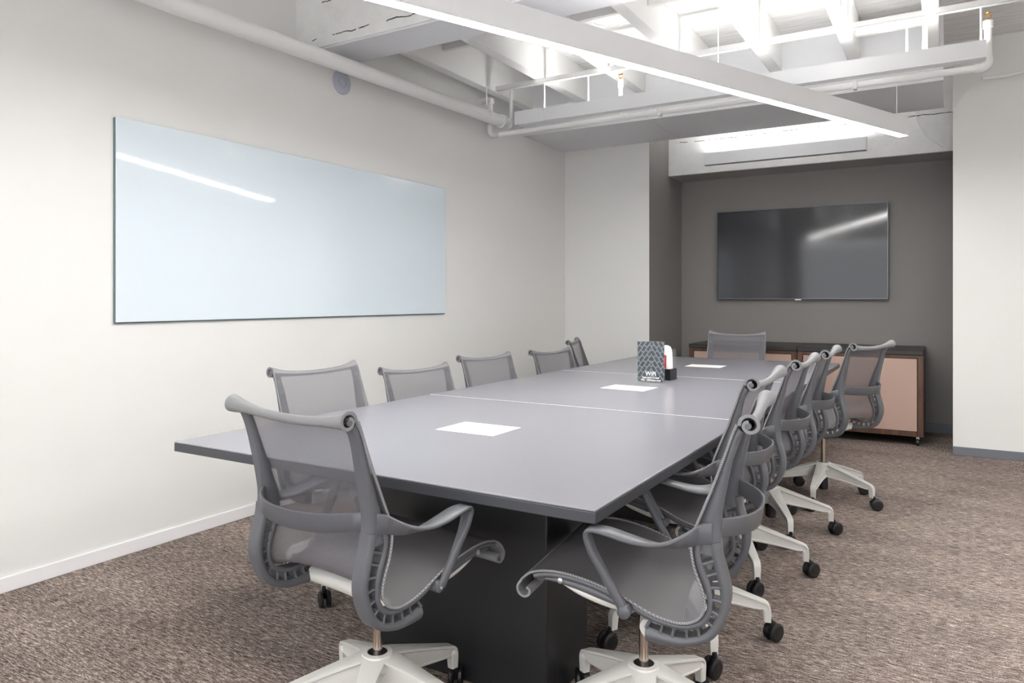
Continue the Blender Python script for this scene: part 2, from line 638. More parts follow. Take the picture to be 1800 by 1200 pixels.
obj('hanger', bm, M['pipe'], pm)
obj('strap', box(B(), .06, .075, 5.46, 5.49, 2.84, 3.11), M['fixture'], pm)

# sprinkler branch
sp = thing('sprinkler_pipe', 'thin white sprinkler pipe crossing the room just below the box uplight', 'pipe', (0, 5.39, 2.725))
bm = B()
R_ = .022
tube(bm, spline([(-3.36, 0, 0), (-3.41, 0, .001), (-3.440, 0, .012), (-3.455, 0, .04), (-3.455, 0, .07)], 4), R_ * 1.22, 16)
tube(bm, [(-3.455, 0, .06), (-3.455, 0, .27)], R_, 16)
tube(bm, spline([(-3.455, 0, .26), (-3.455, 0, .285), (-3.44, 0, .305), (-3.49, 0, .312), (-3.60, 0, .312)], 4), R_ * 1.2, 16)
tube(bm, [(-3.455, 0, .19), (-3.455, 0, .205)], R_ * 1.35, 16)
tube(bm, [(-3.455, 0, .07), (-3.455, 0, .085)], R_ * 1.35, 16)
obj('riser', bm, M['pipe'], sp)
bm = tube(B(), [(-3.37, 0, 0), (.18, 0, 0)], R_, 16)
for x in (-2.2, -1.95, -.15, -.9):
    tube(bm, [(x - .03, 0, 0), (x + .03, 0, 0)], R_ * 1.2, 16)
obj('pipe_run', bm, M['pipe'], sp)
bm = tube(B(), spline([(.15, 0, 0), (.19, 0, .001), (.212, 0, .012), (.22, 0, .035), (.22, 0, .065)], 4), R_ * 1.25, 16)
obj('elbow', bm, M['pipe'], sp)
bm = tube(B(), [(.22, 0, .06), (.22, 0, .26)], R_, 16)
tube(bm, [(.22, 0, .24), (.22, 0, .285)], R_ * 1.3, 16)
obj('riser', bm, M['pipe'], sp)
bm = tube(B(), [(-2.225, 0, 0), (-2.225, 0, .25)], R_ * .75, 16)
tube(bm, [(-2.225, 0, .24), (-2.225, 0, .30)], R_ * 1.0, 16)
obj('riser', bm, M['pipe'], sp)
for x in (-.53, -1.9):
    obj('clamp', box(B(), x - .012, x + .012, -.026, .026, -.03, .024), M['pipe'], sp)


def sprinkler(loc, label, k=1.):
    t = thing('sprinkler', label, 'sprinkler', loc, group='upright sprinklers')
    bm = lathe(B(), [(.010, 0), (.012, .004), (.012, .012), (.008, .016)], seg=12)
    obj('body', bm, M['brass'], t)
    bm = B()
    for s in (-1, 1):
        tube(bm, spline([(s * .008, 0, .014), (s * .015, 0, .025), (s * .013, 0, .037), (0, 0, .043)], 4), .0022, 6)
    obj('frame_arm', bm, M['brass'], t)
    bm = lathe(B(), [(.003, .043), (.019, .045), (.021, .047), (.019, .049), (.003, .05)], seg=16)
    obj('deflector', bm, M['brass'], t)


sprinkler((.22, 5.39, 3.010), 'brass sprinkler head on the pipe riser at the right end, near the corner')
sprinkler((-2.225, 5.39, 3.025), 'brass sprinkler head behind the middle of the box uplight, left of the pendant')

# strut under the joists with its rods
st = thing('support_strut', 'thin white metal strut bolted under the joists, rods dropping to the box uplight', 'strut', (0, 5.29, 3.09))
bm = B()
box(bm, -3.33, 1.4, -.019, -.016, -.019, .019)
box(bm, -3.33, 1.4, .016, .019, -.019, .019)
box(bm, -3.33, 1.4, -.016, .016, .016, .019)
box(bm, -3.33, 1.4, -.019, -.008, -.019, -.0165)
box(bm, -3.33, 1.4, .008, .019, -.019, -.0165)
obj('channel', bm, M['pipe'], st)
for x in (-2.86, -2.46, -.22, .18):
    obj('rod', tube(B(), [(x, 0, .03), (x, 0, -.24)], .006, 8), M['pipe'], st)
for x in JX[2:8]:
    bm = box(B(), x - .022, x + .022, -.028, -.020, -.03, .02)
    box(bm, x - .012, x + .012, -.034, -.0275, -.02, .0)
    obj('clamp', bm, M['pipe'], st)
obj('flat_bar', box(B(), -.135, -.105, .05, .056, -.235, .02), M['pipe'], st)
# short strut between two joists
st2 = thing('short_strut', 'short slotted white strut fixed between two joists near the right end', 'strut', (-.36, 5.75, 3.19))
bm = B()
box(bm, -.235, .235, -.02, -.017, -.02, .02)
box(bm, -.235, .235, .017, .02, -.02, .02)
box(bm, -.235, .235, -.017, .017, .017, .02)
obj('channel', bm, M['pipe'], st2)
# conduit curving along the upper right corner
cd = tube(B(), spline([(.24, 6.80, 3.02), (.42, 6.84, 3.03), (.58, 6.88, 3.07), (.70, 6.9, 3.16), (.78, 6.9, 3.30), (.80, 6.9, 3.40)], 6), .014, 10)
tag(obj('conduit', cd, M['pipe']), 'thin pale conduit bending up in the corner above the right wall', 'conduit')
# loose wire sagging along the upper left wall
wr = tube(B(), spline([(XL - .2, 3.80, 3.02), (XL - .2, 4.2, 2.985), (XL - .2, 4.7, 2.96), (XL - .2, 5.05, 2.975), (XL - .13, 5.45, 3.03)], 6), .004, 6)
tag(obj('wire', wr, M['plastic']), 'thin dark wire sagging along the upper left wall above the pipe', 'wire')
# thin painted cords on the bulkhead underside and the soffit
for lab, pts in (('thin white cord stapled across the bulkhead underside, left of the pendant', [(-2.265, 6.10, 2.862), (-2.27, 6.5, 2.861), (-2.28, 6.96, 2.862)]),
                 ('thin white cord stapled across the bulkhead underside, above the alcove lamp', [(-1.06, 6.12, 2.862), (-1.05, 6.5, 2.861), (-1.04, 6.9, 2.862)]),
                 ('thin pale cord drooping down the soffit face at its right end', [(-.245, 7.588, 2.99), (-.225, 7.588, 2.89), (-.15, 7.588, 2.76), (-.03, 7.588, 2.65)])):
    tag(obj('cord', tube(B(), spline(pts, 6), .0035, 6), M['pipe']), lab, 'cord')
# tie wires slung between the joists
for k in range(1, 6):
    a, b = JX[k] + .047, JX[k + 1] - .047
    m_ = (a + b) / 2
    tag(obj('tie_wire', tube(B(), [(a, 4.95, 3.36), (a + .08, 4.9, 3.30), (m_, 4.92, 3.27), (b - .08, 4.9, 3.31), (b, 4.95, 3.22)], .0022, 5), M['pipe']),
        'thin white tie wire slung between two ceiling joists', 'wire', 'tie wires between the joists')
# grey speaker disc on the left wall
dk = thing('wall_disc', 'round blue-grey disc with a raised centre mounted high on the left wall', 'disc', (XL, 3.63, 2.755))
obj('plate', lathe(B(), [(.080, 0), (.084, .004), (.084, .008), (.080, .012), (.034, .014), (.033, .010), (.030, .010)], axis='x', seg=40), M['disc'], dk)
obj('centre_button', lathe(B(), [(.027, .006), (.029, .013), (.026, .017), (.01, .018)], axis='x', seg=32), M['disc'], dk)

# ================================================================== WALL THINGS
wb = thing('glass_whiteboard', 'large pale blue glass writing board on the left wall', 'whiteboard', (XL, 3.43, 1.674))
obj('glass_panel', box(B(), .014, .021, -1.37, 1.37, -.508, .508), M['board'], wb, bevel=.0015)
obj('back_panel', box(B(), .002, .0138, -1.373, 1.366, -.514, .505), M['board_edge'], wb)
# television
tv = thing('television', 'large black flat screen television mounted on the grey alcove wall', 'television', (-1.322, AY, 1.752))
W, H_ = .835, .478
obj('back_shell', box(B(), -W + .01, W - .01, -.052, -.002, -H_ + .01, H_ - .01), M['tv'], tv)
bm = B()
box(bm, -W, W, -.075, -.0525, H_ - .009, H_)
box(bm, -W, W, -.075, -.0525, -H_, -H_ + .014)
box(bm, -W, -W + .009, -.075, -.0525, -H_ + .014, H_ - .009)
box(bm, W - .009, W, -.075, -.0525, -H_ + .014, H_ - .009)
obj('bezel', bm, M['tv'], tv, bevel=.0015)
bm = B()
box(bm, -W + .009, W - .009, -.0756, -.0748, -H_ + .0115, -H_ + .014)
box(bm, W - .0095, W - .007, -.0756, -.0748, -H_ + .014, H_ - .009)
box(bm, -W + .0, W - .0, -.0756, -.0748, H_ - .002, H_ + .0005)
obj('bezel_rim', bm, M['tv_rim'], tv)
# very slightly bowed glass
bm = B()
nx, nz = 32, 10
G = [[bm.verts.new((-W + .009 + (2 * W - .018) * i / nx,
                    -.071 - .002 * math.sin(PI * i / nx) + .0012 * math.sin(2.3 * PI * i / nx + 1.1 * j / nz),
                    -H_ + .014 + (2 * H_ - .023) * j / nz)) for j in range(nz + 1)] for i in range(nx + 1)]
for i in range(nx):
    for j in range(nz):
        bm.faces.new((G[i][j], G[i + 1][j], G[i + 1][j + 1], G[i][j + 1]))
obj('screen', bm, M['screen'], tv)
tag(obj('badge', box(B(), -.03, .03, -.0775, -.0745, -H_ - .004, -H_ + .007), M['logo'], tv), 'small silver maker badge')

# two cabinets on casters side by side
def cabinet(x0, x1, label):
    cx = (x0 + x1) / 2
    w = (x1 - x0) / 2 - .002
    t = thing('credenza_cabinet', label, 'cabinet', (cx, 7.2, 0), group='low cabinets in the alcove')
    d = .76
    bm = B()
    box(bm, -w, -w + .045, .0, d, .085, .79)
    box(bm, w - .045, w, .0, d, .085, .79)
    box(bm, -w + .045, w - .045, .0, d, .085, .125)
    box(bm, -w + .045, w - .045, .0, d, .765, .79)
    box(bm, -w + .045, w - .045, d - .02, d, .125, .765)
    obj('carcass', bm, M['cab_wood'], t, bevel=.002)
    obj('top', box(B(), -w, w, -.012, d + .01, .795, .832), M['cab_top'], t, bevel=.004)
    obj('top_rail', box(B(), -w + .004, w - .004, -.002, d, .7902, .7948), M['cab_top'], t)
    for s in (-1, 1):
        a, b = (-w + .05, -.0015) if s < 0 else (.0015, w - .05)
        obj('door', box(B(), a, b, .004, .024, .130, .760), M['cab_door'], t, bevel=.0015)
    for sx in (-1, 1):
        for y in (.06, d - .06):
            c = obj('caster', box(B(), sx * (w - .045) - .012, sx * (w - .045) + .012, y - .016, y + .016, .05, .085), M['screw'], t)
            obj('wheel', lathe(B(), [(.02, -.013), (.03, -.010), (.031, 0), (.03, .010), (.02, .013)], (sx * (w - .045), y - .01, .031), 'x', 20), M['rubber'], c)
    return t


cabinet(-2.235, -1.205, 'dark wood cabinet with pink-beige doors, left of the pair, behind the far end chair')
cabinet(-1.203, -.17, 'dark wood cabinet with pink-beige doors, right of the pair, nearest the right wall')

# ================================================================== TABLE
TX0, TX1, TY0, TY1, TZ = -2.488, -.762, 1.68, 6.56, .747
tb = thing('conference_table', 'long grey laminate conference table with black pedestals filling the room', 'table', ((TX0 + TX1) / 2, (TY0 + TY1) / 2, 0))
ox, oy = (TX0 + TX1) / 2, (TY0 + TY1) / 2
seams = [TY0, 3.25, 4.88, TY1]
for a, b in zip(seams, seams[1:]):
    a2, b2 = a + (.003 if a > TY0 else 0), b - (.003 if b < TY1 else 0)
    obj('tabletop_section', box(B(), TX0 - ox, TX1 - ox, a2 - oy, b2 - oy, TZ - .006, TZ), M['table'], tb, bevel=.002)
    obj('edge_band', box(B(), TX0 - ox, TX1 - ox, a2 - oy, b2 - oy, TZ - .0375, TZ - .0062), M['table_edge'], tb, bevel=.003)
for s in seams[1:3]:
    obj('seam_highlight', box(B(), TX0 - ox + .004, TX1 - ox - .004, s - .0028 - oy, s + .0028 - oy, TZ - .02, TZ + .0003), M['seam_glint'], tb)  # pale strip paints the bevel highlight along each joint
for y, hx0, hx1 in ((2.005, -.145, .55), (3.97, -.35, .35), (5.55, -.35, .35)):
    bm = box(B(), hx0, hx1, y - oy, y + .30 - oy, 0.001, TZ - .038)
    obj('pedestal', bm, M['pedestal'], tb, bevel=.004)


# paper sheets
def paper(cx, cy, rz, label):
    t = thing('paper_sheet', label, 'paper', (cx, cy, TZ), rz, 'printed sheets on the table')
    obj('sheet', box(B(), -.1397, .1397, -.108, .108, .0002, .0009), M['paper'], t)
    bm = B()
    for k in range(5):
        y = .085 - k * .012
        box(bm, -.115, -.115 + (.09 if k == 0 else .04 + .03 * rnd.random()), y, y + (.003 if k else .005), .0009, .0011)
    box(bm, .10, .122, -.09, -.086, .0009, .0011)
    obj('printed_text', bm, M['ink'], t)


paper(-1.655, 2.49, .0, 'white printed sheet lying on the near section of the table')
paper(-1.64, 4.10, -.05, 'white printed sheet on the middle section, in front of the sign')
paper(-1.65, 5.755, .02, 'white printed sheet on the far section of the table')

# sign holder
sg = thing('sign_holder', 'clear acrylic holder with a grey photo card about the wireless network', 'sign', (-1.626, 4.44, TZ), .06)
SW, SH = .0875, .262
obj('acrylic_panel', box(B(), -SW - .004, SW + .004, -.0035, .0065, .004, SH + .004), M['acrylic'], sg, bevel=.001)
obj('acrylic_foot', box(B(), -SW - .012, SW + .004, -.03, .07, .0002, .0035), M['acrylic'], sg, bevel=.001)
obj('printed_card', box(B(), -SW, SW, -.0005, .0020, .006, SH), M['card'], sg)
text_mesh('lettering', 'WiFi', .036, M['white'], sg, (0, -.0042, .045), (PI / 2, 0, 0))
text_mesh('lettering', 'Seasound Tower', .0165, M['white'], sg, (0, -.0042, .026), (PI / 2, 0, 0))
text_mesh('lettering', 'PW: 1000Seasound', .0165, M['white'], sg, (0, -.0042, .010), (PI / 2, 0, 0))

# marker pack in a clear stand behind the sign
pk = thing('wipes_pack', 'white and red pack standing in a clear caddy behind the sign', 'pack', (-1.625, 4.66, TZ), -.1)
obj('caddy', box(B(), -.045, .075, -.05, .05, .0, .205), M['acrylic'], pk, bevel=.002)
bm = B()
box(bm, -.05, .078, -.053, -.047, .001, .075)
box(bm, -.05, .078, .047, .053, .001, .075)
box(bm, -.05, -.044, -.047, .047, .001, .075)
box(bm, .072, .078, -.047, .047, .001, .075)
box(bm, -.044, .072, -.047, .047, .001, .012)
obj('tray', bm, M['tray'], pk, bevel=.002)
rings = []
for z, k, l in ((.014, 1, 1), (.08, 1.02, 1.02), (.15, 1, .98), (.19, .93, .9), (.215, .75, .75), (.226, .45, .5)):
    rings.append([(.014 + .05 * k * math.copysign(abs(math.cos(a)) ** .5, math.cos(a)), .040 * l * math.copysign(abs(math.sin(a)) ** .5, math.sin(a)), z) for a in [2 * PI * i / 20 + .01 for i in range(20)]])
pb = obj('pack_body', loft(B(), rings), M['pack'], pk)
tag(obj('label_panel', box(B(), -.034, .046, -.0425, -.0405, .075, .165), M['red'], pb), 'red printed panel')


# ================================================================== CHAIR
def make_chair():
    t = thing('office_chair', 'grey mesh office chair', 'chair', group='grey mesh office chairs around the table')
    # side profile (y forward, z up)
    edge = [(-.287, .985), (-.276, .958), (-.258, .905), (-.234, .838), (-.209, .774), (-.190, .725), (-.181, .689), (-.182, .656),
            (-.190, .620), (-.203, .587), (-.212, .555), (-.210, .527), (-.194, .503), (-.164, .489), (-.129, .488), (-.077, .500),
            (-.004, .531), (.051, .548), (.102, .559), (.155, .565), (.206, .562), (.247, .550), (.272, .529)]
    E = spline(edge, 4)
    HW = .257
    i_split = min(range(len(E)), key=lambda i: (E[i][0] + .164) ** 2 + (E[i][1] - .489) ** 2)

    def half(z, y):
        return HW - .006 * max(0, min(1, (z - .7) / .28)) - .004 * max(0, min(1, (y - .1) / .15))

    def sheet(pts, sag):
        bm = B()
        nx = 16
        rows = []
        for y, z in pts:
            h = half(z, y)
            row = []
            for i in range(nx + 1):
                u = -1 + 2 * i / nx
                dip = -.016 * (1 - u * u) * max(0, min(1, (z - .90) / .085)) if y < 0 else 0
                # the taut fabric cuts the corner between back and seat
                cw = max(0, 1 - ((y + .185) ** 2 + (z - .515) ** 2) / .150 ** 2) ** 1.2 * (1 - abs(u) ** 3)
                sg_ = -sag * (1 - u ** 4) * max(0, min(1, (y + .02) / .08)) * max(0, min(1, (.24 - y) / .12)) + .026 * cw
                row.append(bm.verts.new((u * h, y + .016 * cw, z + dip + sg_)))
            rows.append(row)
        for a, b in zip(rows, rows[1:]):
            for i in range(nx):
                bm.faces.new((a[i], a[i + 1], b[i + 1], b[i]))
        return bm

    def piping(pts, parent):
        for s in (-1, 1):
            obj('edge_piping', tube(B(), [(s * (half(z, y) + .0005), y + .001, z) for y, z in pts], .0034, 6), M['piping'], parent)
    back = obj('backrest', sheet(E[:i_split + 1], 0), M['mesh'], t, sharp=3)
    piping(E[:i_split + 1], back)
    seat = obj('seat', sheet(E[i_split:], .010), M['mesh_seat'], t, sharp=3)
    piping(E[i_split:], seat)
    # rolled top: a spiral of fabric, thicker towards its ends
    bm = B()
    cy, cz = -.3135, .985
    th = .0085
    nsp = 30
    angs = [math.radians(-8 + 455 * k / nsp) for k in range(nsp + 1)]
    rad = [.0262 - .0155 * max(0, (k / nsp - .45) / .55) for k in range(nsp + 1)]
    rings = []
    nx = 28
    for i in range(nx + 1):
        u = -1 + 2 * i / nx
        sc = .50 + .50 * min(1, abs(u) ** 5 * 1.0 + .12 * u * u)
        h = .2525
        dip = -.016 * (1 - u * u)
        yo = cy - .008 * (1 - u * u) + (.026 * (1 - sc))
        outer = [(yo + sc * r * math.cos(a), cz + dip + (sc * r) * math.sin(a) - .004 * (1 - sc)) for a, r in zip(angs, rad)]
        inner = [(yo + (sc * r - th * sc) * math.cos(a), cz + dip + (sc * r - th * sc) * math.sin(a) - .004 * (1 - sc)) for a, r in zip(angs, rad)]
        rings.append([(u * h, y, z) for y, z in outer + inner[::-1]])
    loft(bm, rings, cap=False)
    bm.verts.ensure_lookup_table()
    nring = len(rings[0])
    m_ = nsp + 1
    for base in (0, nx * nring):
        for k in range(nsp):
            bm.faces.new((bm.verts[base + k], bm.verts[base + k + 1], bm.verts[base + nring - 2 - k], bm.verts[base + nring - 1 - k]))
    roll = obj('top_roll', bm, M['roll'], t, sharp=.9)
    obj('roll_core', tube(B(), [(-.2525, cy + .002, cz - .003), (-.12, cy + .008, cz - .012), (.12, cy + .008, cz - .012), (.2525, cy + .002, cz - .003)], [.008, .004, .004, .008], 10), M['plastic'], roll)
    # rolled front edge of the seat
    path = spline([(.262, .540), (.278, .522), (.286, .506), (.281, .490), (.267, .483), (.253, .489), (.251, .502), (.260, .508)], 4)
    bm = B()
    out, inn = [], []
    for k, (y, z) in enumerate(path):
        a, b = path[max(0, k - 1)], path[min(len(path) - 1, k + 1)]
        dy, dz = b[0] - a[0], b[1] - a[1]
        L_ = math.hypot(dy, dz) or 1
        ny, nz = -dz / L_, dy / L_
        out.append((y + ny * .003, z + nz * .003))
        inn.append((y - ny * .003, z - nz * .003))
    prof = out + inn[::-1]
    rings = [[(x, y, z) for y, z in prof] for x in (-.252, -.1, .1, .252)]
    loft(bm, rings, cap=False)
    bm.verts.ensure_lookup_table()
    nr = len(prof)
    for base in (0, 3 * nr):
        for k in range(len(path) - 1):
            bm.faces.new((bm.verts[base + k], bm.verts[base + k + 1], bm.verts[base + nr - 2 - k], bm.verts[base + nr - 1 - k]))
    obj('front_roll', bm, M['roll'], t, sharp=.9)
    obj('front_bar', tube(B(), [(-.235, .225, .535), (.235, .225, .535)], .011, 10), M['plastic_dark'], t)
    # spines
    blade = [((-.288, .976), (-.300, .966)), ((-.271, .945), (-.290, .945)), ((-.256, .900), (-.277, .905)), ((-.236, .838), (-.262, .838)),
             ((-.213, .778), (-.251, .775)), ((-.194, .728), (-.246, .725)), ((-.186, .690), (-.247, .695)), ((-.186, .664), (-.250, .660))]
    outer = [((-.215, .690), (-.247, .695)), ((-.224, .662), (-.250, .662)), ((-.236, .618), (-.261, .623)), ((-.246, .574), (-.271, .574)), ((-.243, .530), (-.265, .528)),
             ((-.226, .490), (-.243, .476)), ((-.201, .463), (-.213, .446)), ((-.155, .448), (-.160, .427)), ((-.115, .450), (-.110, .422)),
             ((-.063, .461), (-.064, .422))]
    inner = [((-.186, .690), (-.205, .690)), ((-.186, .658), (-.200, .660)), ((-.194, .620), (-.209, .628)), ((-.207, .586), (-.223, .594)), ((-.216, .555), (-.229, .557)),
             ((-.213, .524), (-.226, .519)), ((-.196, .498), (-.207, .488)), ((-.164, .484), (-.168, .472)), ((-.128, .483), (-.124, .471)),
             ((-.077, .495), (-.068, .481)), ((-.004, .526), (.006, .512)), ((.051, .543), (.057, .529)), ((.102, .554), (.106, .541)),
             ((.155, .560), (.158, .546)), ((.206, .557), (.204, .545)), ((.240, .548), (.235, .537))]

    def strip(bm, pairs, x0, x1, n=4):
        fl = spline([a + b for a, b in pairs], n)
        fr = []
        for i, (ay, az, by, bz) in enumerate(fl):
            p0, p1 = fl[max(0, i - 1)], fl[min(len(fl) - 1, i + 1)]
            f0, f1 = x0, x1
            if callable(x0):
                f0, f1 = x0(az), x1(az)
            fr.append((((f0 + f1) / 2, (ay + by) / 2, (az + bz) / 2), (f1 - f0, 0, 0), (0, ay - by, az - bz)))
        ribbon(bm, fr)
    for s in (-1, 1):
        bm = B()
        X = sorted((s * .203, s * .2525))
        strip(bm, blade, lambda z, s=s: sorted((s * (.203 + .012 * max(0, (z - .8) / .18)), s * .2505))[0],
              lambda z, s=s: sorted((s * (.203 + .012 * max(0, (z - .8) / .18)), s * .2505))[1])
        strip(bm, outer, *X)
        strip(bm, inner, *sorted((s * .212, s * .2545)))
        # rungs of the ladder between the two ribs
        O = spline([a for a, b in outer], 8)
        I = spline([b for a, b in inner[:10]], 8)

        def at(P, target):
            acc, out_ = 0, P[-1]
            for a, b in zip(P, P[1:]):
                d = math.hypot(b[0] - a[0], b[1] - a[1])
                if acc + d >= target:
                    k = (target - acc) / d
                    return (a[0] + (b[0] - a[0]) * k, a[1] + (b[1] - a[1]) * k)
                acc += d
            return out_
        li = sum(math.hypot(b[0] - a[0], b[1] - a[1]) for a, b in zip(I, I[1:]))
        nr_ = 12
        for k in range(nr_):
            f = .07 + .90 * k / (nr_ - 1)
            pi_, pn = at(I, li * f), at(I, li * min(1, f + .02))
            tg = Vector((0, pn[0] - pi_[0], pn[1] - pi_[1])).normalized()
            nrm0 = Vector((0, tg.z, -tg.y))          # away from the sitter
            tilt_ = (nrm0 + tg * (-.22 + .5 * f)).normalized()
            best = max(O, key=lambda q: Vector((0, q[0] - pi_[0], q[1] - pi_[1])).normalized().dot(tilt_))
            d = Vector((0, best[0] - pi_[0], best[1] - pi_[1]))
            nrm = Vector((0, -d.z, d.y)).normalized()
            a = Vector((s * .232, pi_[0], pi_[1])) - d.normalized() * .003
            b = Vector((s * .229, best[0], best[1])) + d.normalized() * .004
            ribbon(bm, [(a, (.036, 0, 0), nrm * .009), ((a + b) / 2, (.034, 0, 0), nrm * .0065), (b, (.042, 0, 0), nrm * .009)])
        obj('spine', bm, M['plastic'], t, sharp=.7)
    # lumbar band between the spines
    fr = []
    for k in range(29):
        u = -1 + 2 * k / 28
        y = -.228 - .092 * (1 - abs(u) ** 2.6)
        z = .722 - .010 * (1 - u * u)
        tilt = .16 * (1 - u * u)
        dx = 1.
        dy = .092 * 2.6 * abs(u) ** 1.6 * (1 if u > 0 else -1) / .225
        n2 = Vector((-dy, 1, 0)).normalized()
        hgt = .046 + .006 * (1 - u * u)
        fr.append(((u * .225, y, z), Vector((0, 0, 1)) * hgt - n2 * hgt * tilt, n2 * .009))
    obj('lumbar_band', ribbon(B(), fr), M['plastic'], t, sharp=.8)
    # arms
    for s in (-1, 1):
        A = [(.249, -.226, .716, 0, 0, .056, .011), (.257, -.200, .712, .008, 0, .050, .010), (.268, -.168, .696, .022, .004, .036, .010),
             (.279, -.130, .684, .036, .004, .020, .010), (.286, -.085, .682, .048, 0, .008, .010), (.289, -.03, .690, .054, 0, 0, .010),
             (.290, .022, .701, .055, 0, 0, .010), (.289, .054, .7035, .050, 0, 0, .009)]
        fr = []
        F = spline(A, 5)
        for i, q in enumerate(F):
            a, b = F[max(0, i - 1)], F[min(len(F) - 1, i + 1)]
            tg = Vector((b[0] - a[0], b[1] - a[1], b[2] - a[2])).normalized()
            w = Vector(q[3:6])
            n2 = w.cross(tg).normalized() * q[6]
            fr.append(((s * q[0], q[1], q[2]), (s * w.x, w.y, w.z), (s * n2.x, n2.y, n2.z)))
        bm = ribbon(B(), fr)
        Pst = [(.289, .046, .7035, .048, .009), (.289, .068, .7015, .046, .011), (.288, .0755, .686, .042, .014), (.286, .064, .646, .035, .018), (.283, .042, .605, .027, .021),
               (.280, .020, .565, .022, .023), (.277, -.002, .528, .019, .024), (.274, -.016, .503, .018, .026)]
        F = spline(Pst, 5)
        fr = []
        for i, q in enumerate(F):
            a, b = F[max(0, i - 1)], F[min(len(F) - 1, i + 1)]
            tg = Vector((0, b[1] - a[1], b[2] - a[2])).normalized()
            fr.append(((s * q[0], q[1], q[2]), (q[3], 0, 0), tg.cross(Vector((1, 0, 0))).normalized() * q[4]))
        ribbon(bm, fr)
        lathe(bm, [(.012, -.030), (.0165, -.026), (.0165, .010), (.012, .014)], (s * .262, -.018, .502), 'x', 16)
        arm = obj('armrest', bm, M['plastic'], t, sharp=.8)
        obj('screw', lathe(B(), [(.002, -.002), (.007, -.001), (.007, .0015), (.004, .003)] if s > 0 else [(.004, -.003), (.007, -.0015), (.007, .001), (.002, .002)], (s * .277, -.018, .502), 'x', 12), M['screw'], arm)
        # rail under the seat edge
        bm = B()
        rail = [((-.035, .505), (-.020, .492)), ((.016, .516), (.018, .500)), ((.070, .534), (.074, .512)), ((.115, .541), (.118, .523)),
                ((.160, .546), (.170, .532)), ((.205, .543), (.212, .536))]
        strip(bm, rail, *sorted((s * .222, s * .250)))
        rl = obj('seat_rail', bm, M['plastic'], t, sharp=.8)
        obj('screw', lathe(B(), [(.002, -.002), (.0075, -.001), (.0075, .0015), (.004, .003)] if s > 0 else [(.004, -.003), (.0075, -.0015), (.0075, .001), (.002, .002)], (s * .2515, .163, .541), 'x', 12), M['screw'], rl)
    # pale casting: crossbar, centre block and two wings reaching forward
    bm = B()
    fr = []
    for k in range(17):
        u = -1 + 2 * k / 16
        fr.append(((u * .215, -.066 + .02 * (1 - u * u), .438 + .004 * u * u), (0, .050 + .02 * (1 - abs(u)), .0), (0, 0, .044 + .008 * (1 - abs(u)))))
    ribbon(bm, fr)
    for s in (-1, 1):
        W_ = [(.05, -.03, .455, .05, .036), (.13, -.01, .462, .045, .032), (.20, .02, .485, .034, .026), (.228, .065, .503, .024, .024), (.232, .115, .516, .020, .018), (.233, .158, .532, .016, .010)]
        F = spline(W_, 5)
        fr = []
        for i, q in enumerate(F):
            a, b = F[max(0, i - 1)], F[min(len(F) - 1, i + 1)]
            tg = Vector((b[0] - a[0], b[1] - a[1], b[2] - a[2])).normalized()
            w = Vector((0, 0, 1)).cross(tg).normalized()
            n2 = tg.cross(w).normalized()
            fr.append(((s * q[0], q[1], q[2]), (s * w.x * q[3], w.y * q[3], w.z * q[3]), (s * n2.x * q[4], n2.y * q[4], n2.z * q[4])))
        ribbon(bm, fr)
    lathe(bm, [(.026, .410), (.040, .425), (.046, .45), (.044, .475)], (0, -.005, 0), 'z', 24)
    tag(obj('seat_support', bm, M['casting'], t, sharp=.8), 'pale cast seat support')
    bm = B()
    box(bm, -.05, .05, -.03, .07, .46, .484)
    obj('tilt_box', bm, M['plastic_dark'], t, bevel=.006)
    # column
    col = tag(obj('gas_column', lathe(B(), [(.0135, .20), (.0135, .425)], seg=20), M['steel'], t), 'polished steel column')
    # base with five legs and casters
    bm = lathe(B(), [(.030, .170), (.050, .195), (.050, .225), (.044, .238), (.030, .240), (.029, .232), (.016, .232)], seg=30)
    base = tag(obj('star_base', bm, M['casting'], t), 'pale five-armed base')
    obj('column_housing', lathe(B(), [(.026, .066), (.029, .070), (.029, .232), (.029, .2385), (.018, .2390)], seg=24), M['rubber'], base)
    path = [(.030, .236, .070, .090), (.06, .229, .066, .084), (.12, .211, .054, .070), (.20, .185, .044, .054), (.27, .162, .036, .042), (.297, .153, .033, .036),
            (.310, .146, .032, .032), (.319, .134, .031, .030), (.3225, .118, .030, .029), (.3225, .095, .028, .027), (.3225, .074, .026, .025)]
    F = spline(path, 3)
    for k in range(5):
        a = 2 * PI * k / 5
        bm = B()
        rings = []
        for i, (r, z, w, h) in enumerate(F):
            p0, p1 = F[max(0, i - 1)], F[min(len(F) - 1, i + 1)]
            tg = Vector((p1[0] - p0[0], p1[1] - p0[1])).normalized()
            nx_, nz_ = tg.y, -tg.x      # inward/down normal
            fl = min(.008, h * .25)
            core = .60 if i < len(F) - 12 else .60 + .36 * min(1, (i - (len(F) - 12)) / 4)
            sec = [(-.5, 0.0015), (-.44, 0), (.44, 0), (.5, .0015), (.5, fl), (core * .5, fl + h * .10), (core * .5, h * .84), (.42, h * .90), (.38, h), (-.38, h), (-.42, h * .90), (-core * .5, h * .84), (-core * .5, fl + h * .10), (-.5, fl)]
            rings.append([(r + nx_ * v, u * w, z + nz_ * v) for u, v in sec])
        loft(bm, rings)
        o = obj('leg', bm, M['casting'], base, sharp=.5)
        o.rotation_euler = (0, 0, a)
        bm = lathe(B(), [(.009, .048), (.009, .082), (.006, .084)], (.3225, 0, 0), 'z', 12)
        # hood between the wheels
        bm2 = [[(.3225 + .018 * q + .028 * math.cos(x), yy, .036 + .028 * math.sin(x)) for x in [PI * j / 10 - .3 for j in range(11)]] + [(.3225 - .01, yy, .03), (.3225 + .02, yy, .03)] for yy, q in ((-.006, 0), (.006, 0))]
